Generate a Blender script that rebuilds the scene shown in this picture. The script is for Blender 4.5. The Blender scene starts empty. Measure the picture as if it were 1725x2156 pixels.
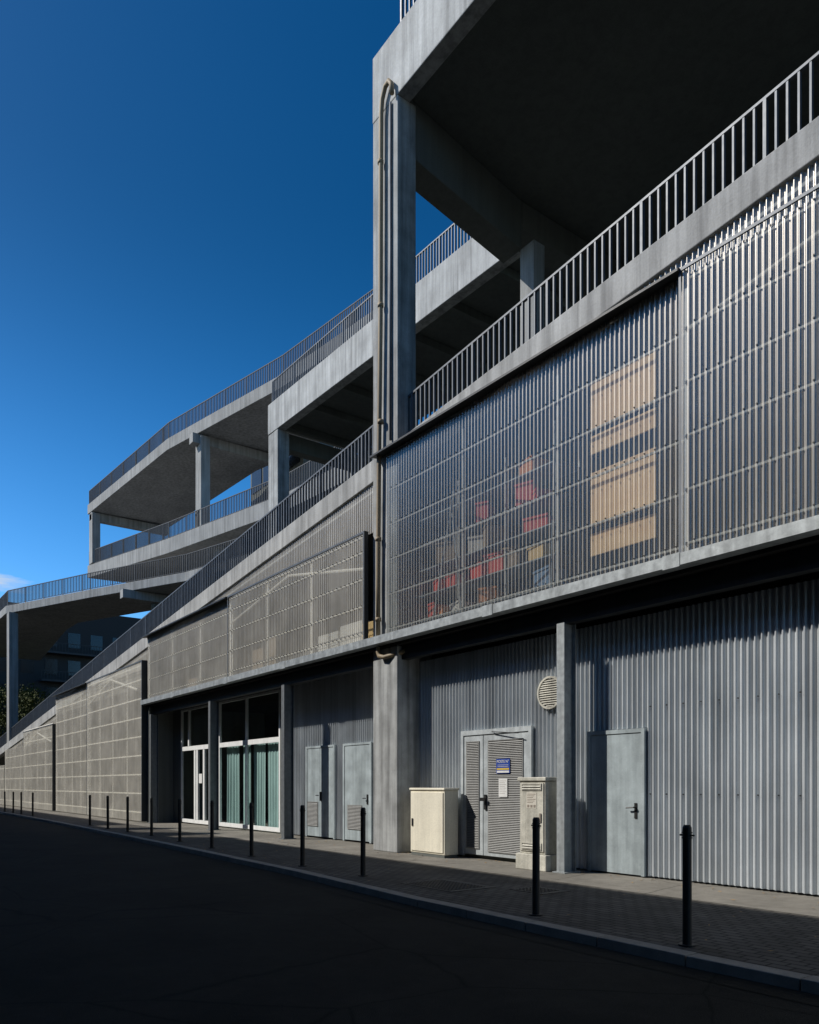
import bpy, math, random
from mathutils import Vector, Matrix
random.seed(7)
S = bpy.context.scene
S.view_settings.view_transform = 'Standard'
S.view_settings.look = 'None'
S.view_settings.exposure = 0
COL = S.collection

# ------------------------------------------------------------------ mesh builder
class MB:
    def __init__(s): s.v=[]; s.f=[]
    def add(s, vs, fs):
        o=len(s.v); s.v+= [tuple(p) for p in vs]; s.f+=[tuple(i+o for i in f) for f in fs]; return s
    def hexa(s, p):
        return s.add(p, [(3,2,1,0),(4,5,6,7),(0,1,5,4),(1,2,6,5),(2,3,7,6),(3,0,4,7)])
    def box(s,x0,x1,y0,y1,z0,z1):
        return s.hexa([(x0,y0,z0),(x1,y0,z0),(x1,y1,z0),(x0,y1,z0),(x0,y0,z1),(x1,y0,z1),(x1,y1,z1),(x0,y1,z1)])
    def plan(s, poly, z0, z1):
        n=len(poly); vs=[(x,y,z0) for x,y in poly]+[(x,y,z1) for x,y in poly]
        fs=[tuple(reversed(range(n))), tuple(range(n,2*n))]+[(i,(i+1)%n,n+(i+1)%n,n+i) for i in range(n)]
        return s.add(vs,fs)
    def loft(s, secs):
        n=len(secs[0]); vs=[p for c in secs for p in c]; fs=[tuple(range(n)), tuple(reversed(range(n*(len(secs)-1), n*len(secs))))]
        for i in range(len(secs)-1):
            for j in range(n):
                a=i*n+j; b=i*n+(j+1)%n
                fs.append((b,a,a+n,b+n))
        return s.add(vs,fs)
    def cyl(s,p0,p1,r,n=12,r1=None):
        p0=Vector(p0);p1=Vector(p1);d=(p1-p0).normalized()
        a=d.orthogonal().normalized(); b=d.cross(a)
        r1=r if r1 is None else r1
        vs=[p0+(a*math.cos(t)+b*math.sin(t))*r for t in [2*math.pi*i/n for i in range(n)]]
        vs+=[p1+(a*math.cos(t)+b*math.sin(t))*r1 for t in [2*math.pi*i/n for i in range(n)]]
        fs=[tuple(reversed(range(n))),tuple(range(n,2*n))]+[(i,(i+1)%n,n+(i+1)%n,n+i) for i in range(n)]
        return s.add(vs,fs)
    def tube(s, pts, r, n=12):
        pts=[Vector(p) for p in pts]; rings=[]
        ref=Vector((0.3,1,0.1)).normalized()
        for i,p in enumerate(pts):
            d=((pts[min(i+1,len(pts)-1)]-pts[max(i-1,0)])).normalized()
            a=(ref-d*ref.dot(d)).normalized(); b=d.cross(a)
            rings.append([p+(a*math.cos(2*math.pi*k/n)+b*math.sin(2*math.pi*k/n))*r for k in range(n)])
        vs=[q for c in rings for q in c]
        fs=[tuple(reversed(range(n))), tuple(range(n*(len(pts)-1), n*len(pts)))]
        for i in range(len(pts)-1):
            for k in range(n):
                a=i*n+k;b=i*n+(k+1)%n
                fs.append((a,b,b+n,a+n))
        return s.add(vs,fs)
    def corr(s,u0,u1,y,z0,z1,pitch=0.11,amp=0.018,kind='sine',flip=False):
        F0=z0 if callable(z0) else (lambda u:z0); F1=z1 if callable(z1) else (lambda u:z1)
        xs=[];ys=[]
        n=max(1,int((u1-u0)/pitch*12))
        for i in range(n+1):
            u=u0+(u1-u0)*i/n; xs.append(u); sn=math.sin(2*math.pi*u/pitch)
            ys.append(y+amp*sn)
        vs=[];fs=[]
        for x,yy in zip(xs,ys): vs+=[(x,yy,F0(x)),(x,yy,F1(x))]
        for i in range(len(xs)-1): fs.append((2*i,2*i+2,2*i+3,2*i+1))
        return s.add(vs,fs)
    def obj(s,name,mat,parent=None,loc=None,smooth=False,bevel=0,label=None):
        me=bpy.data.meshes.new(name); me.from_pydata(s.v,[],s.f); me.update()
        if smooth:
            for p in me.polygons: p.use_smooth=True
        me.materials.append(mat)
        o=bpy.data.objects.new(name,me); COL.objects.link(o)
        if loc: o.location=loc
        if parent is not None:
            o.parent=parent
            if not loc and parent.get('anchor'):
                o.matrix_parent_inverse=Matrix.Translation(-Vector(parent['anchor']))
        if bevel:
            m=o.modifiers.new('Bevel','BEVEL'); m.width=bevel; m.segments=2; m.limit_method='ANGLE'
        if label: o['label']=label
        return o
def thing(name,loc,label,cat,group=None,anchor=False):
    e=bpy.data.objects.new(name,None); e.location=loc; e.empty_display_size=0.3; COL.objects.link(e)
    e['label']=label; e['category']=cat
    if group: e['group']=group
    if anchor: e['anchor']=list(loc)
    return e
def tag(o,label,cat,group=None):
    o['label']=label;o['category']=cat
    if group:o['group']=group
    return o

# ------------------------------------------------------------------ materials
def newmat(name):
    m=bpy.data.materials.new(name); m.use_nodes=True; nt=m.node_tree
    b=nt.nodes['Principled BSDF']; return m,nt,b
def N(nt,t,**k):
    n=nt.nodes.new(t)
    for a,v in k.items():
        if a in n.inputs: n.inputs[a].default_value=v
        else: setattr(n,a,v)
    return n
def math_(nt,op,a,b=None,c=None,clamp=False):
    n=nt.nodes.new('ShaderNodeMath'); n.operation=op; n.use_clamp=clamp
    for i,x in enumerate((a,b,c)):
        if x is None: continue
        if isinstance(x,(int,float)): n.inputs[i].default_value=x
        else: nt.links.new(x,n.inputs[i])
    return n.outputs[0]
def ramp(nt,src,stops):
    r=nt.nodes.new('ShaderNodeValToRGB'); e=r.color_ramp.elements
    while len(e)<len(stops): e.new(.5)
    for i,(p,c) in enumerate(stops):
        e[i].position=p; e[i].color=(c[0],c[1],c[2],1) if isinstance(c,tuple) else (c,c,c,1)
    nt.links.new(src,r.inputs[0]); return r
def coords(nt,scale=(1,1,1),rot=(0,0,0)):
    tc=nt.nodes.new('ShaderNodeTexCoord'); mp=nt.nodes.new('ShaderNodeMapping')
    mp.inputs['Scale'].default_value=scale; mp.inputs['Rotation'].default_value=rot
    nt.links.new(tc.outputs['Object'],mp.inputs['Vector']); return mp.outputs['Vector']
def noise(nt,vec,scale,detail=6,rough=.6):
    n=N(nt,'ShaderNodeTexNoise'); n.inputs['Scale'].default_value=scale; n.inputs['Detail'].default_value=detail
    n.inputs['Roughness'].default_value=rough; nt.links.new(vec,n.inputs['Vector']); return n.outputs['Fac']
def mul(nt,a,b,fac=1.0,mode='MULTIPLY'):
    m=nt.nodes.new('ShaderNodeMix'); m.data_type='RGBA'; m.blend_type=mode; m.inputs[0].default_value=fac
    if isinstance(a,tuple): m.inputs[6].default_value=(*a,1)
    else: nt.links.new(a,m.inputs[6])
    if isinstance(b,tuple): m.inputs[7].default_value=(*b,1)
    else: nt.links.new(b,m.inputs[7])
    return m.outputs[2]
def bump(nt,b,h,strength=.3,dist=.01):
    bp=N(nt,'ShaderNodeBump'); bp.inputs['Strength'].default_value=strength; bp.inputs['Distance'].default_value=dist
    nt.links.new(h,bp.inputs['Height']); nt.links.new(bp.outputs[0],b.inputs['Normal'])
def surf(name,col,rough=.8,var=.25,scale=3,streak=.3,metal=0,fine=40,bumps=.2,spec=.4,streak_scale=2.5):
    m,nt,b=newmat(name)
    v=coords(nt); n1=noise(nt,v,scale)
    r1=ramp(nt,n1,[(.3,1-var),(.7,1+var*.4)])
    vs=coords(nt,(streak_scale,streak_scale,.12)); n2=noise(nt,vs,2.2,5)
    r2=ramp(nt,n2,[(.35,1-streak),(.6,1.0)])
    n3=noise(nt,v,fine,3); r3=ramp(nt,n3,[(.3,.88),(.7,1.06)])
    c=mul(nt,col,r1.outputs[0]); c=mul(nt,c,r2.outputs[0]); c=mul(nt,c,r3.outputs[0])
    nt.links.new(c,b.inputs['Base Color'])
    b.inputs['Metallic'].default_value=metal
    b.inputs['Specular IOR Level'].default_value=spec
    rr=N(nt,'ShaderNodeMapRange'); nt.links.new(n1,rr.inputs[0]); rr.inputs[3].default_value=max(.05,rough-.1); rr.inputs[4].default_value=min(1,rough+.12)
    nt.links.new(rr.outputs[0],b.inputs['Roughness'])
    if bumps: bump(nt,b,n3,bumps,.006)
    return m
def flat(name,col,rough=.6,metal=0,spec=.5):
    return surf(name,col,rough,.12,5,.08,metal,60,.05,spec)

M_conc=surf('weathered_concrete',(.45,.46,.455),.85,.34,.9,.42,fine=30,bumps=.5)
M_concd=surf('shaded_concrete',(.125,.135,.125),.9,.12,1.2,.15)  # darker concrete copy; shade of deck undersides and inner walls is in its colour
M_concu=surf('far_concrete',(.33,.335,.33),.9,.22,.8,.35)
M_concf=surf('board_marked_concrete',(.385,.395,.39),.85,.38,1.6,.48,bumps=.4)
M_deck=surf('ramp_roadway',(.055,.06,.058),.9,.2,1,.1)
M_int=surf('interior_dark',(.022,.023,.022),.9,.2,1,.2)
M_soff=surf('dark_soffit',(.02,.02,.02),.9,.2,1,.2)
M_galv=surf('galvanised_steel',(.38,.41,.42),.5,.28,9,.3,.3,80,.05)
M_post=surf('dark_steel_post',(.17,.185,.195),.55,.28,9,.3,.2,80,.05)
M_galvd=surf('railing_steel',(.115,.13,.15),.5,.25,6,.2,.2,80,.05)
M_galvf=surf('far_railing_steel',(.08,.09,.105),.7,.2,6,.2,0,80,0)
M_wall=surf('corrugated_metal',(.60,.64,.67),.35,.12,1.2,.28,.35,80,.03)
M_flash=surf('dark_flashing',(.035,.038,.04),.5,.2,3,.2,.3)
M_door=surf('grey_painted_door',(.40,.46,.48),.45,.25,3,.3,.1,50,.05)
M_frame=surf('pale_door_frame',(.50,.54,.555),.45,.22,4,.25,.1,50,.05)
M_grille=surf('grille_metal',(.28,.28,.27),.5,.1,6,.1,.2)
M_beige=surf('cream_cabinet_paint',(.78,.73,.59),.6,.08,3,.15,0,40,.05)
M_beige2=surf('worn_beige_cabinet',(.58,.56,.48),.65,.25,5,.35,0,40,.1)
M_pipe=surf('ochre_drainpipe',(.30,.23,.14),.6,.2,3,.3)
M_boll=surf('dark_bollard_paint',(.022,.021,.020),.55,.3,10,.2,.2)
M_white=surf('white_window_frame',(.80,.81,.80),.5,.08,4,.1)
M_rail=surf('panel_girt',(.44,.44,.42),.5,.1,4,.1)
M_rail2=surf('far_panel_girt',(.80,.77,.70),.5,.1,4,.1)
M_black=flat('black_plastic',(.02,.02,.02),.4)
M_kerb=surf('granite_kerb',(.27,.245,.20),.8,.3,4,.0,fine=60)
M_blue=flat('blue_enamel',(.02,.06,.32),.4)
M_paper=flat('paper_white',(.7,.7,.68),.8)
M_stick=flat('faded_sticker',(.62,.58,.50),.8)
M_yel=flat('yellow_label',(.6,.42,.05),.6)
M_ink=flat('dark_ink',(.05,.05,.07),.7)
M_ink2=flat('faded_ink',(.26,.22,.18),.7)
M_curt=surf('teal_curtain',(.42,.56,.53),.9,.1,1,.2)
def plywood():
    m,nt,b=newmat('plywood')
    v=coords(nt,(1,1,3)); w=N(nt,'ShaderNodeTexNoise'); w.inputs['Scale'].default_value=1.5;w.inputs['Detail'].default_value=4
    nt.links.new(v,w.inputs['Vector']); r=ramp(nt,w.outputs['Fac'],[(.3,(.70,.46,.25)),(.7,(.80,.57,.33))])
    nt.links.new(r.outputs[0],b.inputs['Base Color']); b.inputs['Roughness'].default_value=.7; return m
M_ply=plywood()

def facing(nt,power):
    lw=nt.nodes.new('ShaderNodeLayerWeight'); lw.inputs[0].default_value=.5
    return math_(nt,'POWER',lw.outputs['Facing'],power)
def polycarb(name,col,dif,grz,gloss=.10,rough=.38,trans=.35,power=2.2,tint=(.92,.94,.93),r2_=.22,gcol=(1,.96,.9)):
    """ribbed sheet: see-through film + dusty diffuse film + Fresnel gloss"""
    m,nt,b=newmat(name); out=nt.nodes['Material Output']; nt.nodes.remove(b)
    v=coords(nt,(1.6,1.6,.15)); n=noise(nt,v,3.0,5); r=ramp(nt,n,[(.3,.78),(.7,1.1)])
    v2=coords(nt); n2=noise(nt,v2,1.1,4); r2=ramp(nt,n2,[(.3,.85),(.7,1.05)])
    c=mul(nt,col,r.outputs[0]); c=mul(nt,c,r2.outputs[0])
    df=nt.nodes.new('ShaderNodeBsdfDiffuse'); nt.links.new(c,df.inputs[0])
    tl=nt.nodes.new('ShaderNodeBsdfTranslucent'); nt.links.new(c,tl.inputs[0])
    mx=nt.nodes.new('ShaderNodeMixShader'); mx.inputs[0].default_value=trans
    nt.links.new(df.outputs[0],mx.inputs[1]); nt.links.new(tl.outputs[0],mx.inputs[2])
    tr=nt.nodes.new('ShaderNodeBsdfTransparent'); tr.inputs[0].default_value=(*tint,1)
    f=math_(nt,'MULTIPLY_ADD',facing(nt,power),grz,dif,True)
    f=math_(nt,'MULTIPLY',f,r2.outputs[0],clamp=True)
    mg=nt.nodes.new('ShaderNodeMixShader'); nt.links.new(f,mg.inputs[0])
    nt.links.new(tr.outputs[0],mg.inputs[1]); nt.links.new(mx.outputs[0],mg.inputs[2])
    gl=nt.nodes.new('ShaderNodeBsdfGlossy'); gl.inputs['Roughness'].default_value=rough; gl.inputs[0].default_value=(*gcol,1)
    g2=nt.nodes.new('ShaderNodeBsdfGlossy'); g2.inputs['Roughness'].default_value=r2_; g2.inputs[0].default_value=(*gcol,1)
    gm_=nt.nodes.new('ShaderNodeMixShader'); gm_.inputs[0].default_value=.5; nt.links.new(gl.outputs[0],gm_.inputs[1]); nt.links.new(g2.outputs[0],gm_.inputs[2])
    f2=math_(nt,'MULTIPLY_ADD',facing(nt,5.0),.5,gloss,True)
    mf=nt.nodes.new('ShaderNodeMixShader'); nt.links.new(f2,mf.inputs[0]); nt.links.new(mg.outputs[0],mf.inputs[1]); nt.links.new(gm_.outputs[0],mf.inputs[2])
    nt.links.new(mf.outputs[0],out.inputs[0]); return m
M_pc=polycarb('clear_polycarbonate',(.80,.80,.78),.16,.80,.30,.35,.3,2.2,r2_=.26,gcol=(1,.94,.85))
M_pc2=polycarb('yellowed_polycarbonate',(.86,.83,.75),.36,.5,.14,.42,.25)
M_pc3=polycarb('dusty_polycarbonate',(.80,.77,.69),.40,.38,.06,.5,.25)
def glassmat(name,tint,mixf):
    m,nt,b=newmat(name); out=nt.nodes['Material Output']; nt.nodes.remove(b)
    g=nt.nodes.new('ShaderNodeBsdfGlossy'); g.inputs['Roughness'].default_value=.02
    t=nt.nodes.new('ShaderNodeBsdfTransparent'); t.inputs[0].default_value=(*tint,1)
    f=math_(nt,'MULTIPLY_ADD',facing(nt,5.0),.9,mixf,True)
    x=nt.nodes.new('ShaderNodeMixShader'); nt.links.new(f,x.inputs[0]); nt.links.new(t.outputs[0],x.inputs[1]); nt.links.new(g.outputs[0],x.inputs[2]); nt.links.new(x.outputs[0],out.inputs[0]); return m
M_glass=glassmat('window_glass',(.85,.92,.92),.05)
def asphalt(name,base):
    m,nt,b=newmat(name); v=coords(nt)
    n1=noise(nt,v,120,3); n2=noise(nt,v,.6,5); n3=noise(nt,v,6,5)
    r1=ramp(nt,n1,[(.3,.6),(.75,1.6)]); r2=ramp(nt,n2,[(.3,.7),(.7,1.25)]); r3=ramp(nt,n3,[(.3,.85),(.7,1.1)])
    vo=N(nt,'ShaderNodeTexVoronoi',feature='DISTANCE_TO_EDGE'); vo.inputs['Scale'].default_value=.35
    nd=nt.nodes.new('ShaderNodeTexNoise'); nd.inputs['Scale'].default_value=2; nd.inputs['Detail'].default_value=5; nt.links.new(v,nd.inputs['Vector'])
    vv=mul(nt,v,nd.outputs['Color'],.12,'ADD'); nt.links.new(vv,vo.inputs['Vector'])
    r4=ramp(nt,vo.outputs['Distance'],[(.0,.45),(.006,1.0)])
    c=mul(nt,base,r1.outputs[0]);c=mul(nt,c,r2.outputs[0]);c=mul(nt,c,r3.outputs[0]);c=mul(nt,c,r4.outputs[0])
    nt.links.new(c,b.inputs['Base Color']); b.inputs['Roughness'].default_value=.9; b.inputs['Specular IOR Level'].default_value=.1; bump(nt,b,n1,.5,.008); return m
M_road=asphalt('road_asphalt',(.022,.0205,.0155))
M_walk=asphalt('pavement_asphalt',(.18,.168,.145))
def paving():
    m,nt,b=newmat('small_paving_blocks'); v=coords(nt)
    br=N(nt,'ShaderNodeTexBrick'); br.offset=.5
    for k,x in (('Scale',1),('Brick Width',.2),('Row Height',.12),('Mortar Size',.012),('Mortar Smooth',.3)): br.inputs[k].default_value=x
    br.inputs['Color1'].default_value=(.115,.104,.088,1); br.inputs['Color2'].default_value=(.08,.073,.062,1); br.inputs['Mortar'].default_value=(.018,.017,.015,1)
    nt.links.new(v,br.inputs['Vector']); n=noise(nt,v,1.2,6); r=ramp(nt,n,[(.3,.65),(.7,1.2)])
    c=mul(nt,br.outputs[0],r.outputs[0]); nt.links.new(c,b.inputs['Base Color']); b.inputs['Roughness'].default_value=.8; b.inputs['Specular IOR Level'].default_value=.15
    bump(nt,b,br.outputs['Fac'],-.5,.01); return m
M_pave=paving()
def brickmat(name,c1,c2):
    m,nt,b=newmat(name); v=coords(nt,rot=(math.radians(90),0,math.radians(90)))
    br=N(nt,'ShaderNodeTexBrick')
    for k,x in (('Scale',1),('Brick Width',.3),('Row Height',.1),('Mortar Size',.01)): br.inputs[k].default_value=x
    br.inputs['Color1'].default_value=(*c1,1); br.inputs['Color2'].default_value=(*c2,1); br.inputs['Mortar'].default_value=(.03,.03,.03,1)
    nt.links.new(v,br.inputs['Vector']); nt.links.new(br.outputs[0],b.inputs['Base Color']); b.inputs['Roughness'].default_value=.9; return m
M_brick=brickmat('dark_brick',(.022,.014,.011),(.032,.02,.016))
M_render=surf('grey_render',(.06,.055,.05),.9,.15,1,.2)
M_win=flat('dark_window_glass',(.015,.018,.02),.15,0,.5)
M_bal=flat('dark_balcony_metal',(.03,.033,.036),.6)

# ------------------------------------------------------------------ setting
RZ=-.085
MB().add([(-900,-900,-.16),(900,-900,-.16),(900,900,-.16),(-900,900,-.16)],[(0,1,2,3)]).obj('ground',M_walk)['kind']='structure'
KP=[(14,-3.95),(-4,-3.95),(-8,-3.85),(-12.4,-3.5),(-21.3,-3.15),(-35,-2.75),(-46,-2.65),(-130,-2.65)]
def kerb_y(u):
    for (a,b),(c,d) in zip(KP,KP[1:]):
        if c<=u<=a:
            t=(a-u)/(a-c); return b+(d-b)*t
    return -2.65
us=[14-i*0.5 for i in range(int(144/0.5)+1)]
mb=MB(); n=len(us)
vs=[(u,kerb_y(u)+.1,RZ) for u in us]+[(u,-11.0,RZ) for u in us]
mb.add(vs,[(i+1,i,n+i,n+i+1)[::-1] for i in range(n-1)]); mb.obj('road',M_road)['kind']='structure'
mb=MB(); secs=[[(u,kerb_y(u)+.18,0),(u,kerb_y(u)+.18,-.2),(u,6,-.2),(u,6,0)] for u in us]
mb.loft(secs); mb.obj('pavement',M_walk)['kind']='structure'
mb=MB(); vs=[(u,kerb_y(u)+.215,.004) for u in us]+[(u,-.95,.004) for u in us]
mb.add(vs,[(i,i+1,n+i+1,n+i)[::-1] for i in range(n-1)]); mb.obj('paving_strip',M_pave)['kind']='structure'
mb=MB()
u=14
while u>-129:
    a,b=u-.006,u-.994
    ya,yb=kerb_y(a),kerb_y(b); h=.010+random.uniform(-.003,.003); h2=random.uniform(-.004,.004)
    mb.hexa([(b,yb+h2,-.18),(a,ya+h2,-.18),(a,ya+.20,-.18),(b,yb+.20,-.18),(b,yb+.015+h2,h),(a,ya+.015+h2,h),(a,ya+.20,h),(b,yb+.20,h)])
    u-=1
mb.obj('kerb',M_kerb,bevel=.008)['kind']='structure'
mb=MB(); vs=[(u,kerb_y(u)-.32,RZ+.004) for u in us]+[(u,kerb_y(u)-.01,RZ+.004) for u in us]
mb.add(vs,[(i,i+1,n+i+1,n+i)[::-1] for i in range(n-1)]); mb.obj('gutter',M_road)['kind']='structure'
MB().box(-130,14,-13.0,-11.0,-.17,0.0).obj('opposite_pavement',M_walk,bevel=.01)['kind']='structure'

# ------------------------------------------------------------------ opposite building (casts the street shadow)
OB=thing('street_building',(-30,-19,0),'plain grey rendered apartment block facing the concrete building','building',anchor=True)
mb=MB()
segs=[(-120,-39,13.7),(-39,-36.5,12.3),(-36.5,-35.9,14.4),(-35.9,-33.2,12.4),(-33.2,-32.4,14.5),(-32.4,-30.4,12.5),(-30.4,-29.7,14.0),(-29.7,30,13.75)]
for a,b,h in segs: mb.box(a,b,-25,-13,0,h)
mb.obj('wall',M_render,OB)
for k in range(4):
    for i in range(0,20): MB().box(-60+i*3.8,-58.7+i*3.8,-13.02,-12.97,1.1+k*3.1,2.9+k*3.1).obj('window',M_win,OB)

# ------------------------------------------------------------------ main building
B=thing('concrete_ramp_building',(-20,0,0),'grey concrete building with ramps, railings and corrugated cladding beside the street','building',anchor=True)
def rz(u): return 9.88+.095*(u+4.74)
def rail(pts,h=1.05,sp=.15,name='railing',mat=None,bw=.03,bd=.05,low=.10):
    mb=MB()
    for (a,b) in zip(pts,pts[1:]):
        a=Vector(a);b=Vector(b);L=(b-a).length;dr=(b-a).normalized(); hd=Vector((dr.x,dr.y,0)).normalized(); nr=Vector((-hd.y,hd.x,0))
        k=max(1,int(L/sp))
        for i in range(k+1):
            p=a+dr*(L*i/k); post=(i%int(max(1,2.1/sp)))==0
            w=bw*(1.6 if post else 1)/2; dd=bd*(1.3 if post else 1)/2
            z0=0 if post else low; z1=h-.02
            c=[p-hd*w-nr*dd,p+hd*w-nr*dd,p+hd*w+nr*dd,p-hd*w+nr*dd]
            mb.hexa([q+Vector((0,0,z0)) for q in c]+[q+Vector((0,0,z1)) for q in c])
        for zz,t in ((h-.02,.04),(low-.02,.025)):
            c=lambda p,z:[p-nr*.03+Vector((0,0,z)),p+nr*.03+Vector((0,0,z))]
            A0=c(a,zz);B0=c(b,zz);A1=c(a,zz+t);B1=c(b,zz+t)
            mb.hexa([A0[0],B0[0],B0[1],A0[1],A1[0],B1[0],B1[1],A1[1]])
    return mb.obj(name,mat or M_galvd,B)
mb=MB()
ru=[-110,-62,-46,-30.6,-14.45,0,10]
mb.loft([[(u,0,rz(u)),(u,0,rz(u)-.5),(u,.35,rz(u)-.5),(u,.35,rz(u))] for u in ru])
mb.obj('ramp_edge',M_conc,B,bevel=.015)
mb=MB(); mb.loft([[(u,.352,rz(u)-.12),(u,.352,rz(u)-.42),(u,5,rz(u)-.42),(u,5,rz(u)-.12)] for u in ru])
mb.obj('ramp',M_deck,B)
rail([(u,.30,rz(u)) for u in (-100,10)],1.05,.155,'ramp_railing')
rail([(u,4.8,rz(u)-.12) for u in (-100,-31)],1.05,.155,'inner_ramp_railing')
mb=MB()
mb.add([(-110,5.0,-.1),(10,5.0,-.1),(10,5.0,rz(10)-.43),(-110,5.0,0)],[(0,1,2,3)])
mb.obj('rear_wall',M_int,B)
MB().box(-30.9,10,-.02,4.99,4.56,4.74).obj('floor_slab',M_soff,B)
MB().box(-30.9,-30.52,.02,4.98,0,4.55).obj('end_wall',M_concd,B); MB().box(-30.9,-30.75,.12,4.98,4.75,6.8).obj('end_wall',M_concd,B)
def column(u0,u1,y0,y1,z0,z1,mat=M_concf): return MB().box(u0,u1,y0,y1,z0,z1).obj('column',mat,B,bevel=.02)
column(-14.75,-13.80,.0,.98,0,4.55)
MB().box(-14.75,-13.78,-.004,.5,4.76,16.6).obj('column',M_concf,B,bevel=.02)
MB().box(-14.76,10,-.01,.34,16.6,18.1).obj('deck_parapet',M_conc,B,bevel=.02)
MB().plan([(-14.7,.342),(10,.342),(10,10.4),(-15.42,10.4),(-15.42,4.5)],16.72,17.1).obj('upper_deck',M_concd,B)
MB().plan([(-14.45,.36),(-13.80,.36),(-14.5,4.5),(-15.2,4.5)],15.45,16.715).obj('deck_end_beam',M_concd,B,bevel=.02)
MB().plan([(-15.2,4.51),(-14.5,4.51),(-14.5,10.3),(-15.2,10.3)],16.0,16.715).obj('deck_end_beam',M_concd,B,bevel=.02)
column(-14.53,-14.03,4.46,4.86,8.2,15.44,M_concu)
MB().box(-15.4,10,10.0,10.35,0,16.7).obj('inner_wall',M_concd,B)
rail([(-13.9,.2,18.1),(10,.2,18.1)],1.1,.15,'deck_railing')
def mz(u): return 18.8-.4*(u+32.3)/18
uu=[-32.3,-23,-15.45]
mb=MB()
mb.loft([[(u,6,mz(u)),(u,6,mz(u)-1.36),(u,6.4,mz(u)-1.36),(u,6.4,mz(u))] for u in uu]); mb.obj('landing_parapet',M_conc,B,bevel=.02)
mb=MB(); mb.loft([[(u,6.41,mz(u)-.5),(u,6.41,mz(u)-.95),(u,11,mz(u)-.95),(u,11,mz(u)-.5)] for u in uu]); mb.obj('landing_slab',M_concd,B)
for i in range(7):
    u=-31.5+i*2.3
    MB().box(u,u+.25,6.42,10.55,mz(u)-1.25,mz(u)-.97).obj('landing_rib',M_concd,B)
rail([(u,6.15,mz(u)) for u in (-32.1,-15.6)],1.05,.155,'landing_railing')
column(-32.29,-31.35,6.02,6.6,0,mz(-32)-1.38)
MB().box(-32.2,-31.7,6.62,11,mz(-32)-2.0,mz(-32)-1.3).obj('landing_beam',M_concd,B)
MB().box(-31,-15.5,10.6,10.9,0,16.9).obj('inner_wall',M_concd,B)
def terrace(path,thick,off,nm):
    mb=MB()
    mb.loft([[(x,y,z),(x,y,z-thick),(x+off[0],y+off[1],z-thick+.15),(x+off[0],y+off[1],z)] for x,y,z in path])
    mb.obj(nm+'_slab',M_concu,B,bevel=.02)
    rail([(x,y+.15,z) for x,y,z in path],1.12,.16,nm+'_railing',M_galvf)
Lp=[(-63.3,5.9,23.2),(-50,7.5,24),(-38.4,9.8,24),(-29,10.8,24)]
terrace(Lp,.72,(0,6.3),'top_terrace')
Kp=[(-63.3,5.9,18.5),(-50,7.5,17.5),(-38,9.9,17.4),(-29,10.6,17.4)]
terrace(Kp,.95,(0,6.0),'middle_terrace')
Jp=[(-84,1.6,14.4),(-66,.0,14.4),(-62.4,.05,14.4),(-53.9,3.6,14.4),(-46,7.2,14.4),(-38,9.3,14.4)]
terrace(Jp,.55,(-1,5.2),'lower_terrace')
column(-63.2,-62.3,6.0,6.6,18.55,22.4,M_concu); column(-47.2,-46.3,8.35,8.95,17.3,23.2,M_concu)
column(-62.4,-61.5,.12,.72,4.2,13.84,M_concu); column(-51,-50.3,6.8,7.3,0,13.8,M_concd)
column(-47,-46.2,9.5,10,0,16.5,M_concu)
for q in ((-47.1,-46.5,7.9,14,22.7,23.3),(-63.1,-62.5,6.0,12,21.9,22.5),(-50.6,-50.0,4.7,9,13.3,13.85)):
    MB().box(*q).obj('terrace_beam',M_concu,B,bevel=.02)
MB().box(-53,-45,14.8,19,0,25.2).obj('stair_tower',M_concd,B)
for k in range(3):
    for j in range(4): MB().box(-52.7+j*1.9,-51.1+j*1.9,14.74,14.79,17.6+k*2.6,19.7+k*2.6).obj('tower_window',M_win,B)
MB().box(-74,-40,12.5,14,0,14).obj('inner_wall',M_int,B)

# eave
mb=MB()
mb.box(-30.7,10,-.26,-.235,4.62,4.79).box(-30.7,10,-.234,-.03,4.62,4.64).box(-30.7,10,-.234,-.03,4.77,4.79)
mb.obj('eave_channel',M_galv,B)
for u in (-27.2,-22.5,-18.7,-10.6,-6.7,-2.9): MB().box(u-.14,u+.14,-.268,-.261,4.60,4.80).obj('eave_splice',M_galv,B)
MB().box(-30.5,10,.12,.30,4.25,4.555).obj('eave_beam',M_flash,B)

# cladding
def panel(u0,u1,z0,z1,y,mat,rails,pitch=.092,rivets=True,rt=.016,rm=None,amp=.02,gap=.05,vs_=2.6,vw=.028):
    p=MB().corr(u0,u1,y,z0,z1,pitch,amp).obj('cladding_panel',mat,B,smooth=True)
    mb=MB()
    for z in rails: mb.box(u0+.02,u1-.02,y+gap,y+gap+.03,z-rt,z+rt)
    n=max(2,round((u1-u0)/vs_))
    for i in range(n+1):
        u=u0+.03+(u1-u0-.06)*i/n; mb.box(u-vw,u+vw,y+gap+.035,y+gap+.07,z0+.02,z1-.02)
    mb.obj('panel_girt',rm or M_rail,B)
    if rivets:
        mb=MB()
        for z in rails:
            k=int((u1-u0)/(pitch*2))
            for i in range(k):
                u=u0+(math.floor(u0/pitch)+.75-u0/pitch)*pitch+ (i+1)*pitch*2
                if u<u1: mb.cyl((u,y-.034,z),(u,y-amp*.8,z),.012,6)
        mb.obj('rivet',M_flash,B)['kind']='stuff'
    return p
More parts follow.
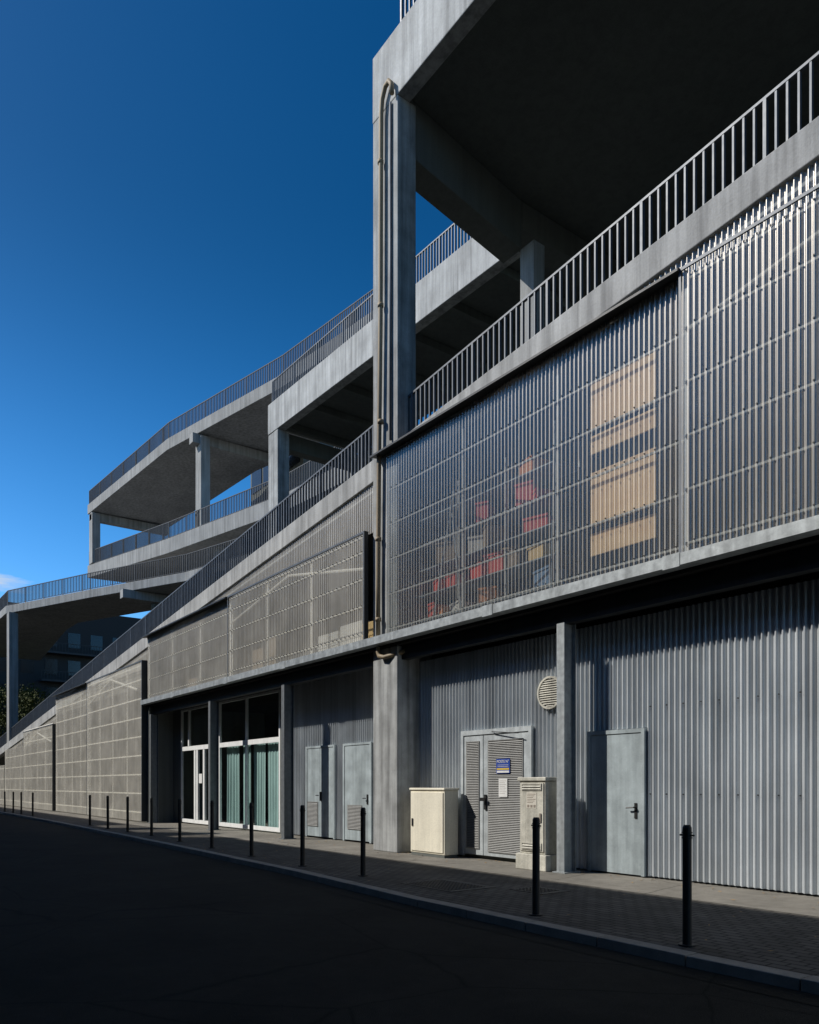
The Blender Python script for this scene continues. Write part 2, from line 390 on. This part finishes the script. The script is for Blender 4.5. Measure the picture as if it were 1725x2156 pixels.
def frame(u0,u1,z0,z1,y,d=.16):
    mb=MB()
    mb.box(u0,u1,y-.03,y+.0,z1,z1+.045).box(u0,u0+.04,y-.03,y-.026,z0,z1-.001).box(u1-.03,u1,y-.03,y-.026,z0,z1-.001)
    mb.obj('panel_frame',M_galvd,B)
    MB().box(u1+.001,u1+.02,y-.03,y+d,z0,z1+.045).obj('panel_edge',M_flash,B)  # end flange turned from the sun; its shade is put into the dark colour
def flashing(u0,u1,z,y):
    mb=MB(); mb.hexa([(u0,y-.2,z-.02),(u1,y-.2,z-.02),(u1,y+.12,z+.03),(u0,y+.12,z+.03),(u0,y-.2,z+.02),(u1,y-.2,z+.02),(u1,y+.12,z+.09),(u0,y+.12,z+.09)])
    mb.obj('flashing',M_flash,B)
RR=[4.95,5.72,6.49,7.26,8.03]
panel(-14.15,-6.62,4.79,8.83,-.06,M_pc,RR); flashing(-14.5,-6.6,8.84,-.06)
panel(-6.6,6.0,4.79,8.83,-.17,M_pc,RR+[8.72]); frame(-6.62,6.0,4.79,8.83,-.17)
R2=[4.97,5.59,6.21,6.83]
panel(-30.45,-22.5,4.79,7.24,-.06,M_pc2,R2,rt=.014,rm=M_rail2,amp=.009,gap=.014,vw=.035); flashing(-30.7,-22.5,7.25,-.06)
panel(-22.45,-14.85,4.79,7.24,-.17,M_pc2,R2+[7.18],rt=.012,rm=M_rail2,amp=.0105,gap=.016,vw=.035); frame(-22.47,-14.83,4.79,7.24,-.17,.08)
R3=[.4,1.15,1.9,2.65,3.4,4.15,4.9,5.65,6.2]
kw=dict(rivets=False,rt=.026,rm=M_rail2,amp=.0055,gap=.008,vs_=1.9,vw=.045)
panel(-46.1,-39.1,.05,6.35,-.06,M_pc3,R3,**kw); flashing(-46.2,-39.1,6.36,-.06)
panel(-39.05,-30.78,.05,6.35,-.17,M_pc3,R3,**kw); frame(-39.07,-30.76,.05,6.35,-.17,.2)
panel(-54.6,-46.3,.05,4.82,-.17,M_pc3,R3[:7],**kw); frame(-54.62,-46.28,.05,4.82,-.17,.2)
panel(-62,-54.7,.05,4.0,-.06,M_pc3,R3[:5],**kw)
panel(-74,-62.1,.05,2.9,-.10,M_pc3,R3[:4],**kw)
def cler(u0,u1,zb,mat,amp=.019):
    u0=max(u0,(zb+.52-9.88)/.095-4.74)
    MB().corr(u0,u1,.06,zb,lambda u:max(zb,rz(u)-.505),.092,amp).obj('clerestory_sheet',mat,B,smooth=True)
    mb=MB()
    mb.loft([[(u,.10,max(zb,rz(u)-.62)),(u,.10,max(zb-.04,rz(u)-.67)),(u,.13,max(zb-.04,rz(u)-.67)),(u,.13,max(zb,rz(u)-.62))] for u in (u0+1.5,u1)])
    mb.obj('clerestory_rail',M_rail,B)
cler(-14.1,6,8.9,M_pc); cler(-30.6,-14.8,7.3,M_pc2,.010); cler(-46.2,-30.8,5.4,M_pc3,.006); cler(-62,-46.3,4.0,M_pc3,.006)
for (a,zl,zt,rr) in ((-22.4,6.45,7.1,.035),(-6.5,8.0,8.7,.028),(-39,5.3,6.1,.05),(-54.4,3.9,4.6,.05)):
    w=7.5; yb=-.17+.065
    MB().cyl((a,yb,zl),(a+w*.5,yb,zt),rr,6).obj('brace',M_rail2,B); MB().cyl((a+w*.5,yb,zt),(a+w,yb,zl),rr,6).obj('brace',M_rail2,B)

# lower corrugated walls
P_=.1; A_=.025
def cw(u0,u1,y,z0,z1): MB().corr(u0,u1,y,z0,z1,P_,A_,'sine').obj('corrugated_wall',M_wall,B,smooth=True)
cw(-13.80,-12.28,.62,.03,4.24); cw(-12.28,-10.26,.62,2.6,4.24); cw(-10.26,-9.0,.62,.03,4.24)
cw(-9.0,-7.75,.62,2.42,4.24); cw(-7.75,8.0,.62,.03,4.24)
cw(-20.7,-19.6,1.02,.03,4.5); cw(-19.6,-18.05,1.02,2.58,4.5); cw(-18.05,-17.6,1.02,.03,4.5); cw(-17.6,-16.25,1.02,2.58,4.5); cw(-16.25,-14.3,1.02,.03,4.5)
mb=MB()
for z in (1.35,2.75): 
    for i in range(42):
        u=-7.675+i*.3; mb.cyl((u,.580,z),(u,.598,z),.012,6)
mb.obj('wall_screw',M_flash,B)['kind']='stuff'
MB().box(-13.79,-9.2,.66,.9,0,.12).obj('plinth',M_concd,B)
for u in (-9.05,-19.2,-24.4,-30.35):
    MB().box(u-.085,u+.085,.0,.018,0,4.24).box(u-.085,u+.085,.28,.298,0,4.24).box(u-.008,u+.008,.0185,.2795,0,4.24).box(u-.14,u+.14,-.05,.35,0,.02).obj('steel_post',M_galv if u==-9.05 else M_post,B)

# doors
def louvre(u0,u1,y,z0,z1,step=.036):
    mb=MB(); z=z0
    mb.box(u0-.02,u0,y-.014,y,z0-.02,z1+.02).box(u1,u1+.02,y-.014,y,z0-.02,z1+.02).box(u0,u1,y-.014,y,z1,z1+.02).box(u0,u1,y-.014,y,z0-.02,z0)
    while z<z1-step*.5:
        mb.hexa([(u0,y-.024,z),(u1,y-.024,z),(u1,y-.002,z+step*.55),(u0,y-.002,z+step*.55),(u0,y-.022,z+.004),(u1,y-.022,z+.004),(u1,y,z+step*.55+.004),(u0,y,z+step*.55+.004)]); z+=step
    return mb
def reparent(o,p):
    o.parent=p; o.matrix_parent_inverse=Matrix.Identity(4)
y=.56
d=MB().box(-8.86,-7.83,y,y+.05,.03,2.34).obj('door',M_door,B,bevel=.004,label='plain grey painted steel door')
f=MB().box(-8.93,-8.865,y-.015,y+.09,.02,2.41).box(-7.825,-7.76,y-.015,y+.09,.02,2.41).box(-8.864,-7.826,y-.015,y+.09,2.345,2.41).obj('door_frame',M_door,None); reparent(f,d)
h=MB();h.box(-7.955,-7.905,y-.012,y,.95,1.2).cyl((-7.93,y-.06,1.13),(-7.93,y-.012,1.13),.013,8).cyl((-7.93,y-.06,1.13),(-8.08,y-.06,1.12),.012,8); h=h.obj('handle',M_black,None); reparent(h,d)
y=.55
mb=MB().box(-12.2,-11.62,y,y+.05,.08,2.5).box(-11.6,-10.34,y,y+.05,.08,2.5)
d=mb.obj('door',M_frame,B,bevel=.004,label='grey double door with metal louvres')
reparent(MB().box(-12.28,-12.205,y-.02,y+.1,.06,2.6).box(-10.335,-10.26,y-.02,y+.1,.06,2.6).box(-12.204,-10.336,y-.02,y+.1,2.505,2.6).obj('door_frame',M_frame),d)
reparent(MB().box(-12.10,-11.74,y-.0015,y-.0005,.22,2.36).box(-11.44,-10.50,y-.0015,y-.0005,.18,2.36).obj('louvre_back',M_black),d)
reparent(louvre(-12.10,-11.74,y-.002,.22,2.36,.034).obj('louvre',M_grille),d)
reparent(louvre(-11.44,-10.50,y-.002,.18,2.36,.034).obj('louvre',M_grille),d)
mb=MB(); mb.box(-11.56,-11.50,y-.03,y,1.0,1.3).cyl((-11.53,y-.09,1.22),(-11.53,y-.03,1.22),.015,8).box(-11.60,-11.46,y-.1,y-.08,1.17,1.24); reparent(mb.obj('handle',M_black),d)
reparent(MB().cyl((-11.3,y-.05,2.54),(-10.5,y-.12,2.47),.010,6).obj('door_closer',M_black),d)
y=.96
d=MB().box(-19.55,-18.84,y,y+.05,.05,2.52).box(-18.82,-18.1,y,y+.05,.05,2.52).obj('door',M_door,B,bevel=.004,label='grey steel double door with a low vent')
reparent(MB().box(-19.62,-19.555,y-.015,y+.09,.02,2.58).box(-18.095,-18.03,y-.015,y+.09,.02,2.58).box(-19.554,-18.096,y-.015,y+.09,2.525,2.58).obj('door_frame',M_door),d)
reparent(MB().box(-19.5,-18.95,y-.0015,y-.0005,.35,1.0).obj('vent_back',M_black),d)
reparent(louvre(-19.5,-18.95,y-.002,.35,1.0).obj('vent_grille',M_grille),d)
reparent(MB().box(-18.79,-18.73,y-.04,y,1.05,1.3).cyl((-18.76,y-.09,1.2),(-18.9,y-.09,1.2),.014,8).obj('handle',M_black),d)
d=MB().box(-17.52,-16.33,y,y+.05,.05,2.52).obj('door',M_door,B,bevel=.004,label='grey steel door with a low vent')
reparent(MB().box(-17.6,-17.525,y-.015,y+.09,.02,2.58).box(-16.325,-16.25,y-.015,y+.09,.02,2.58).box(-17.524,-16.326,y-.015,y+.09,2.525,2.58).obj('door_frame',M_door),d)
reparent(MB().box(-17.35,-16.7,y-.0015,y-.0005,.35,.95).obj('vent_back',M_black),d)
reparent(louvre(-17.35,-16.7,y-.002,.35,.95).obj('vent_grille',M_grille),d)
reparent(MB().box(-16.45,-16.40,y-.02,y,1.0,1.25).cyl((-16.43,y-.06,1.15),(-16.56,y-.06,1.15),.013,8).obj('handle',M_black),d)
mb=MB(); uc,zc,R=-9.80,3.17,.30; nn=28
vs=[];fs=[]
for k,(rr,yy) in enumerate(((R,.6),(R,.52),(R-.035,.52),(R-.035,.56))):
    for i in range(nn):
        a=2*math.pi*i/nn; vs.append((uc+rr*math.cos(a),yy,zc+rr*math.sin(a)))
for k in range(3):
    for i in range(nn):
        j=(i+1)%nn; fs.append((k*nn+i,k*nn+j,(k+1)*nn+j,(k+1)*nn+i))
mb.add(vs,fs); 
for i in range(13):
    z=zc-R+.05+i*.042; w=math.sqrt(max(0,(R-.035)**2-(z-zc)**2))
    if w>.02: mb.hexa([(uc-w,.525,z),(uc+w,.525,z),(uc+w,.558,z+.03),(uc-w,.558,z+.03),(uc-w,.527,z+.006),(uc+w,.527,z+.006),(uc+w,.56,z+.036),(uc-w,.56,z+.036)])
mb.obj('round_vent',M_beige2,B)
# shopfront
y=1.0
mb=MB()
def vbar(u,z0=.05,z1=4.4,w=.09): mb.box(u-w/2,u+w/2,y-.03,y+.05,z0,z1)
for u in (-29.6,-26.75,-25.9,-23.7,-21.3): vbar(u)
for a,b in ((-29.6,-26.75),(-26.75,-25.9),(-25.9,-23.7),(-23.7,-21.3)):
    mb.box(a+.046,b-.046,y-.028,y+.048,2.80,2.96); mb.box(a+.046,b-.046,y-.028,y+.048,.05,.18); mb.box(a+.046,b-.046,y-.028,y+.048,4.33,4.4)
mb.box(-28.9,-28.78,y-.028,y+.048,2.97,4.32).box(-28.28,-28.13,y-.028,y+.048,.19,2.79).box(-28.05,-27.9,y-.028,y+.048,.19,2.79).box(-27.4,-27.25,y-.028,y+.048,.19,2.79)
w=mb.obj('shop_window',M_white,B,label='white framed glazed shopfront with teal curtains')
reparent(MB().add([(-29.6,y+.012,.06),(-21.3,y+.012,.06),(-21.3,y+.012,4.38),(-29.6,y+.012,4.38)],[(0,1,2,3)]).obj('glass',M_glass),w)
def curtain(u0,u1):
    mb=MB(); n=int((u1-u0)/.016); vs=[]; fs=[]; ph=0; am=.03
    for i in range(n+1):
        u=u0+(u1-u0)*i/n; ph+=random.uniform(.25,.75); am+= random.uniform(-.004,.004); am=max(.015,min(.05,am))
        for z in (.1,1.0,2.0,2.82): vs.append((u+.03*(2.82-z)*math.sin(u*5)*.4,y+.2+am*math.sin(ph)*(.6+.2*(2.82-z)),z))
    for i in range(n):
        for k in range(3): fs.append((4*i+k,4*i+4+k,4*i+5+k,4*i+1+k))
    return mb.add(vs,fs).obj('curtain',M_curt,smooth=True)
reparent(curtain(-25.8,-24.7),w); reparent(curtain(-24.4,-23.8),w); reparent(curtain(-23.6,-22.7),w); reparent(curtain(-22.55,-21.35),w)
reparent(MB().box(-27.85,-27.55,y-.004,y+.004,1.55,1.9).obj('notice',M_paper),w)
MB().box(-21.25,-20.7,.98,1.1,0,4.5).obj('wall_infill',M_concd,B); MB().box(-30.5,-29.65,.98,1.1,0,4.5).obj('wall_infill',M_concd,B)
# downpipe
mb=MB(); pts=[(-13.86,-.10,16.62),(-13.88,-.10,16.85),(-13.98,-.10,16.98),(-14.12,-.10,16.95),(-14.24,-.10,16.75),(-14.28,-.10,16.45),(-14.3,-.10,12),(-14.36,-.10,8.9),(-14.40,-.10,6),(-14.40,-.10,4.82)]
mb.tube(pts,.052,12)
for z in (15.4,12.2,9.6,7.0,5.2): mb.cyl((-14.3-(.1 if z<9 else 0)*.9,-.10,z-.04),(-14.3-(.1 if z<9 else 0)*.9,-.10,z+.04),.068,12)
mb.tube([(-14.40,-.10,4.58),(-14.40,-.10,4.46),(-14.36,-.10,4.38),(-14.2,-.08,4.33),(-13.95,.0,4.36),(-13.7,.15,4.42)],.05,10)
mb.obj('downpipe',M_pipe,B,smooth=True,label='ochre drainpipe running down the tall column')
MB().tube([(-14.0,-.04,16.55),(-14.0,-.04,9.1)],.028,8).obj('conduit',M_galvd,B,smooth=True)

# stored things behind the clear sheets
for (u0,u1,z0,z1) in ((-8.48,-7.22,5.25,5.62),(-8.48,-7.22,5.74,6.62),(-8.48,-7.22,6.92,7.22),(-8.48,-7.22,7.32,8.08)):
    tag(MB().box(u0,u1,.10,.13,z0,z1).obj('plywood_board',M_ply,bevel=.004),'bare plywood board leaning behind the ribbed clear cladding','board','plywood boards behind the cladding')
SH=thing('storage_shelf',(-11.5,.7,4.74),'steel shelving rack holding crates behind the clear cladding','shelf')
mb=MB()
for u in (-2,-.7,.7,2):
    for yy in (-.3,.3): mb.box(u-.018,u+.018,yy-.018,yy+.018,0,3.0)
mb.obj('shelf_post',M_rail,SH,loc=(0,0,0))
mb=MB()
for z in (.3,.85,1.4,1.95,2.5): mb.box(-2.03,2.03,-.33,.33,z,z+.025)
mb.obj('shelf_board',M_galv,SH,loc=(0,0,0))
cols={'red':(.62,.06,.03),'orange':(.68,.25,.07),'yellow':(.66,.46,.20),'blue':(.14,.24,.38),'white':(.62,.61,.57),'brown':(.28,.20,.12)}
CM={k:flat(k+'_plastic',v,.6) for k,v in cols.items()}
lv=[5.07,5.62,6.17,6.72,7.27]
L_=[('red',-10.4,3),('red',-10.0,3),('red',-10.1,2),('yellow',-10.0,1),('blue',-9.85,0),('orange',-10.25,4),
 ('red',-11.6,3),('brown',-11.35,2),('white',-11.8,2),('red',-11.65,1),('orange',-11.45,0),('brown',-10.75,1),('red',-11.2,1),
 ('red',-12.45,1),('white',-12.3,0),('red',-12.9,1),('red',-13.1,0),('brown',-12.7,2),('orange',-12.75,0)]
for (c,u,l) in L_:
    w=random.uniform(.13,.26); h=random.uniform(.18,.46); z=lv[l]+.002
    mb=MB(); mb.box(-w,w,-.2,.2,0,.02).box(-w,w,-.2,-.18,.021,h).box(-w,w,.18,.2,.021,h*.85).box(-w,-w+.02,-.179,.179,.021,h*.9).box(w-.02,w,-.179,.179,.021,h*.9).box(-w-.015,w+.015,-.22,-.201,h-.04,h)
    o=mb.obj('storage_crate',CM[c],loc=(u,.62,z)); o.rotation_euler=(0,0,random.uniform(-.5,.5)); tag(o,c+' plastic storage crate on the steel shelf','crate','crates on the shelf')
for (a,b) in (((-12.9,.25,4.75),(-12.2,.28,7.5)),((-11.9,.26,4.75),(-12.3,.30,7.2)),((-9.5,.26,4.75),(-9.45,.30,7.9))):
    p0=Vector(a); q=Vector(b)-p0
    tag(MB().cyl((0,0,0),q,.025,8,.022).cyl(q*.98,q,.034,8).obj('metal_pole',M_galv,loc=tuple(p0),smooth=False),'thin grey metal pole leaning against the storage rack','pole','poles leaning by the rack')
for (u,w,h,c) in ((-17.2,.5,.62,'white'),(-16.1,.5,.7,'white'),(-15.3,.3,.6,'yellow'),(-21.3,.35,.8,'brown'),(-20.4,.3,1.0,'brown'),(-26.5,.4,.5,'brown'),(-13.7,.2,.25,'brown')):
    mb=MB(); mb.box(-w,w,-.25,.25,0,h).box(-w-.01,w+.01,-.262,-.251,h*.45,h*.55).box(-.03,.03,-.262,-.251,.01,h*.44)
    tag(mb.obj('storage_box',CM[c],loc=(u,.5,4.742),bevel=.008),c+' storage box on the floor behind the ribbed cladding','box','boxes behind the cladding')

# ------------------------------------------------------------------ street furniture
BL=[(-4.25,-3.54),(-6.27,-3.45),(-10.65,-2.95),(-12.6,-3.0),(-14.97,-2.9),(-17.46,-2.75),(-19.98,-2.6),(-22.7,-2.45),(-25.0,-2.45),(-27.2,-2.45),(-29.9,-2.35),(-40.4,-2.3),(-43.2,-2.3),(-45.4,-2.3),(-47.9,-2.3)]
mb=MB(); mb.cyl((0,0,0),(0,0,1.10),.042,16); mb.cyl((0,0,1.10),(0,0,1.125),.042,16,.03)
post=mb.obj('bollard',M_boll,loc=(BL[0][0],BL[0][1],.0)); 
m2=MB(); m2.cyl((-.075,0,1.03),(.075,0,1.03),.009,8).cyl((0,0,1.0),(0,0,1.012),.048,16).cyl((0,0,1.048),(0,0,1.06),.048,16)
pin=m2.obj('crossbar',M_boll); pin.parent=post
m3=MB(); m3.cyl((0,0,0),(0,0,.02),.08,16); base=m3.obj('base_collar',M_boll); base.parent=post
tag(post,'slim dark steel bollard with a small crossbar on the pavement','bollard','bollards along the kerb')
for (u,yy) in BL[1:]:
    o=post.copy(); COL.objects.link(o); o.location=(u,yy,0); o.rotation_euler=(random.uniform(-.008,.008),random.uniform(-.012,.012),random.uniform(-.3,.3))
    for c in (pin,base):
        q=c.copy(); q.parent=o; COL.objects.link(q)
C1=thing('utility_cabinet',(-12.8,.05,0),'cream plastic utility cabinet on the pavement against the wall','cabinet')
MB().box(-.58,.58,0,.36,.06,1.38).obj('cabinet_body',M_beige,C1,loc=(0,0,0),bevel=.012)
MB().box(-.60,.60,-.025,.38,1.382,1.43).obj('cabinet_top',M_beige,C1,loc=(0,0,0),bevel=.012)
MB().box(-.56,.56,.01,.35,0,.059).obj('plinth',M_concd,C1,loc=(0,0,0))
d=MB().box(-.54,.54,-.02,-.001,.1,1.34).obj('cabinet_door',M_beige,C1,loc=(0,0,0),bevel=.005)
MB().box(-.50,-.455,-.035,-.021,.62,.78).obj('handle',M_black,d)
C2=thing('utility_cabinet',(-9.66,-.08,0),'tall weathered beige electrical cabinet with warning stickers by the post','cabinet')
MB().box(-.37,.37,-.02,.36,0,.28).obj('plinth',M_beige2,C2,loc=(0,0,0),bevel=.015)
MB().box(-.31,.31,.03,.33,.281,1.56).obj('cabinet_body',M_beige2,C2,loc=(0,0,0),bevel=.01)
MB().box(-.345,.345,.0,.36,1.561,1.63).obj('cabinet_top',M_beige2,C2,loc=(0,0,0),bevel=.015)
d=MB().box(-.28,.28,.01,.029,.33,1.53).obj('cabinet_door',M_beige2,C2,loc=(0,0,0),bevel=.004)
MB().box(.2,.235,-.01,.009,.85,1.0).obj('handle',M_ink2,d)
louvre(-.22,.22,.009,1.42,1.50,.04).obj('vent_grille',M_beige2,d)
louvre(-.22,.22,.009,.38,.46,.04).obj('vent_grille',M_beige2,d)
MB().box(-.12,.12,.006,.0095,1.08,1.36).obj('sticker',M_stick,d)
mb=MB()
for i in range(6): mb.box(-.10,.10-.03*(i%3),.003,.0055,1.33-i*.03,1.338-i*.03)
for i in range(3): mb.box(-.10+.075*i,-.05+.075*i,.003,.0055,1.10,1.145)
mb.obj('sticker_print',M_ink2,d)
sg=MB().box(-.19,.19,0,.006,-.14,.14).obj('sign',M_blue,loc=(-11.0,.512,1.86)); tag(sg,'small blue enamel sign with white lettering on the louvred door','sign')
def text(s,size,loc,mat,parent,name='lettering'):
    c=bpy.data.curves.new(name,'FONT'); c.body=s; c.size=size; c.align_x='CENTER'; c.align_y='CENTER'; c.extrude=.001
    t=bpy.data.objects.new(name+'_tmp',c); COL.objects.link(t); dg=bpy.context.evaluated_depsgraph_get(); dg.update()
    me=bpy.data.meshes.new_from_object(t.evaluated_get(dg)); bpy.data.objects.remove(t)
    me.materials.clear(); me.materials.append(mat)
    o=bpy.data.objects.new(name,me); COL.objects.link(o); o.rotation_euler=(math.radians(90),0,0); o.location=loc; o.parent=parent; return o
text('POSTE N°',.078,(0,-.003,.085),M_paper,sg)
mb=MB()
for i in range(2): mb.box(-.15,.15,-.003,-.001,.018-i*.03,.024-i*.03)
mb.box(-.17,.17,-.003,-.001,-.13,-.09); mb.obj('small_print',M_paper,sg)
MB().box(-.17,.17,-.004,-.0015,-.075,-.04).obj('yellow_band',M_yel,sg)
nt_=MB().box(-.12,.12,0,.004,-.18,.18).obj('notice',M_paper,loc=(-11.0,.512,1.44)); tag(nt_,'white paper notice fixed to the louvred door','notice')
mb=MB()
for i in range(8): mb.box(-.095,.095-.04*(i%2),-.002,-.0005,.13-i*.035,.134-i*.035)
mb.obj('print',M_ink2,nt_)
M_iron=surf('cast_iron',(.05,.05,.048),.6,.2,8,.0,.4)
for (u,yy,w,d_) in ((-8.9,-2.6,1.1,.75),(-7.7,-1.9,.55,.45)):
    mb=MB(); mb.box(-w/2-.05,w/2+.05,-d_/2-.05,d_/2+.05,0,.006)
    for i in range(int(w/.07)):
        for j in range(int(d_/.07)): mb.box(-w/2+.01+i*.07,-w/2+.055+i*.07,-d_/2+.01+j*.07,-d_/2+.055+j*.07,.0055,.012)
    o=mb.obj('manhole_cover',M_iron,loc=(u,yy,.006)); tag(o,'rectangular studded iron access cover set in the paving','manhole cover')
M_leafl=flat('dry_leaf',(.30,.18,.06),.8)
mb=MB()
for i in range(220):
    u=random.uniform(-20,-3); yy=random.choice([random.uniform(.0,.5),random.uniform(.2,.5),random.uniform(-3.4,.4)]) if u>-13.7 else random.uniform(-3.2,.8)
    a=random.uniform(0,6.28); r=random.uniform(.015,.04)
    mb.add([(u+r*math.cos(a+k*1.57)*(1 if k%2 else .5),yy+r*math.sin(a+k*1.57)*(1 if k%2 else .5),.009+random.uniform(0,.012)) for k in range(4)],[(0,1,2,3)])
o=mb.obj('fallen_leaves',M_leafl); o['kind']='stuff'; o['label']='scattered dry leaves on the pavement'; o['category']='leaves'

# ------------------------------------------------------------------ background
BG=thing('apartment_building',(-105,12,0),'dark brick apartment block with balconies behind the terraces','building',anchor=True)
MB().box(-125,-92,-6,28,0,21).obj('wall',M_brick,BG)
for k in range(6):
    for i in range(10): MB().box(-92.02,-91.96,-1+i*2.4,.3+i*2.4,1.2+k*3.1,2.9+k*3.1).obj('window',M_win,BG)
    mb=MB().box(-91.95,-90.6,8,24,.3+k*3.1,.5+k*3.1)
    for i in range(54): mb.box(-90.65,-90.62,8+i*.3,8.04+i*.3,.5+k*3.1,1.4+k*3.1)
    mb.box(-90.68,-90.6,8,24,1.4+k*3.1,1.46+k*3.1)
    mb.obj('balcony',M_bal,BG)
def leafmat():
    m,nt,b=newmat('foliage'); oi=N(nt,'ShaderNodeTexNoise'); oi.inputs['Scale'].default_value=1.1
    nt.links.new(coords(nt),oi.inputs['Vector']); r=ramp(nt,oi.outputs['Fac'],[(.3,(.018,.032,.008)),(.7,(.09,.10,.02))])
    nt.links.new(r.outputs[0],b.inputs['Base Color']); b.inputs['Roughness'].default_value=.8; b.inputs['Specular IOR Level'].default_value=.2; return m
M_leaf=leafmat(); M_bark=surf('bark',(.09,.07,.05),.9,.3,4,.4)
def tree(u,yy,h,R,seed):
    rnd=random.Random(seed)
    T=thing('street_tree',(u,yy,-.16),'leafy green tree standing below the concrete terraces','tree')
    mb=MB(); mb.cyl((0,0,0),(0.1,0,h*.5),.2,10,.12)
    cl=[]
    for i in range(9):
        a=i*2.4; e=rnd.uniform(.5,1.0); q=(R*.7*math.cos(a),R*.7*math.sin(a),h*(.5+.42*e)); mb.cyl((0.08,0,h*rnd.uniform(.3,.5)),q,.07,6,.02); cl.append(q)
    for i in range(16): cl.append((rnd.gauss(0,R*.45),rnd.gauss(0,R*.45),h*rnd.uniform(.5,1)))
    mb.obj('trunk',M_bark,T,loc=(0,0,0))
    mb=MB()
    for c in cl:
        rr=rnd.uniform(.5,1.1)*R*.42
        for k in range(230):
            v=Vector((rnd.gauss(0,1),rnd.gauss(0,1),rnd.gauss(0,.8))).normalized()*rr*rnd.uniform(.5,1.1); p=Vector(c)+v
            a=Vector((rnd.gauss(0,1),rnd.gauss(0,1),rnd.gauss(0,1))).normalized(); b_=a.orthogonal().normalized(); s=rnd.uniform(.07,.14)
            mb.add([p-a*s,p+b_*s*.6,p+a*s,p-b_*s*.6],[(0,1,2,3)])
    mb.obj('crown',M_leaf,T,loc=(0,0,0))
tree(-77,5.5,10.5,3.0,1); tree(-84,3.0,11,3.2,2); tree(-72,9,9.5,2.6,3)

# ------------------------------------------------------------------ light, sky
d=Vector((.8,1,-1.15)).normalized(); el=math.asin(-d.z); az=math.atan2(-d.x,-d.y)
sl=bpy.data.lights.new('sun','SUN'); sl.energy=5.0; sl.angle=math.radians(.5); sl.color=(1,.955,.885)
so=bpy.data.objects.new('sun',sl); COL.objects.link(so); so.rotation_euler=d.to_track_quat('-Z','Y').to_euler(); so.location=(-20,-30,40)
W=bpy.data.worlds.new('World'); S.world=W; W.use_nodes=True; nt=W.node_tree
bg=nt.nodes['Background']; sk=nt.nodes.new('ShaderNodeTexSky'); sk.sky_type='NISHITA'; sk.sun_disc=False
sk.sun_elevation=el; sk.sun_rotation=az; sk.air_density=1.0; sk.dust_density=.8; sk.ozone_density=5.0; sk.altitude=300
tc=nt.nodes.new('ShaderNodeTexCoord'); nz=nt.nodes.new('ShaderNodeVectorMath'); nz.operation='NORMALIZE'; nt.links.new(tc.outputs['Generated'],nz.inputs[0])
sp=nt.nodes.new('ShaderNodeSeparateXYZ'); nt.links.new(nz.outputs[0],sp.inputs[0])
gm=nt.nodes.new('ShaderNodeHueSaturation'); gm.inputs['Saturation'].default_value=1.35
mr=nt.nodes.new('ShaderNodeMapRange'); mr.interpolation_type='SMOOTHSTEP'; nt.links.new(sp.outputs[2],mr.inputs[0]); mr.inputs[1].default_value=.12; mr.inputs[2].default_value=.62; mr.inputs[3].default_value=2.3; mr.inputs[4].default_value=.94
nt.links.new(mr.outputs[0],gm.inputs['Value'])
nt.links.new(sk.outputs[0],gm.inputs['Color'])
sb=nt.nodes.new('ShaderNodeVectorMath'); sb.operation='SUBTRACT'; nt.links.new(nz.outputs[0],sb.inputs[0]); sb.inputs[1].default_value=(-.968,.122,.226)
sc=nt.nodes.new('ShaderNodeVectorMath'); sc.operation='MULTIPLY'; nt.links.new(sb.outputs[0],sc.inputs[0]); sc.inputs[1].default_value=(0,15,90)
ln=nt.nodes.new('ShaderNodeVectorMath'); ln.operation='LENGTH'; nt.links.new(sc.outputs[0],ln.inputs[0])
mp=nt.nodes.new('ShaderNodeMapping'); mp.inputs['Scale'].default_value=(20,20,120); nt.links.new(nz.outputs[0],mp.inputs[0])
cn=noise(nt,mp.outputs[0],1.0,6,.65)
cm=math_(nt,'SUBTRACT',1.0,ln.outputs['Value']); cm=math_(nt,'MULTIPLY_ADD',cn,1.6,math_(nt,'SUBTRACT',cm,.8),clamp=True)
mixc=nt.nodes.new('ShaderNodeMix'); mixc.data_type='RGBA'; nt.links.new(cm,mixc.inputs[0]); nt.links.new(gm.outputs[0],mixc.inputs[6]); mixc.inputs[7].default_value=(7.8,8.4,9.0,1)
nt.links.new(mixc.outputs[2],bg.inputs[0]); bg.inputs[1].default_value=.084

# ------------------------------------------------------------------ camera
cd=bpy.data.cameras.new('camera'); co=bpy.data.objects.new('camera',cd); COL.objects.link(co)
co.location=(0,-9.9,1.5); co.rotation_euler=(math.radians(90),0,math.radians(53.44))
cd.sensor_fit='HORIZONTAL'; cd.sensor_width=36; cd.lens=34.1; cd.shift_y=.3328; cd.clip_end=3000; cd.clip_start=.1
S.camera=co
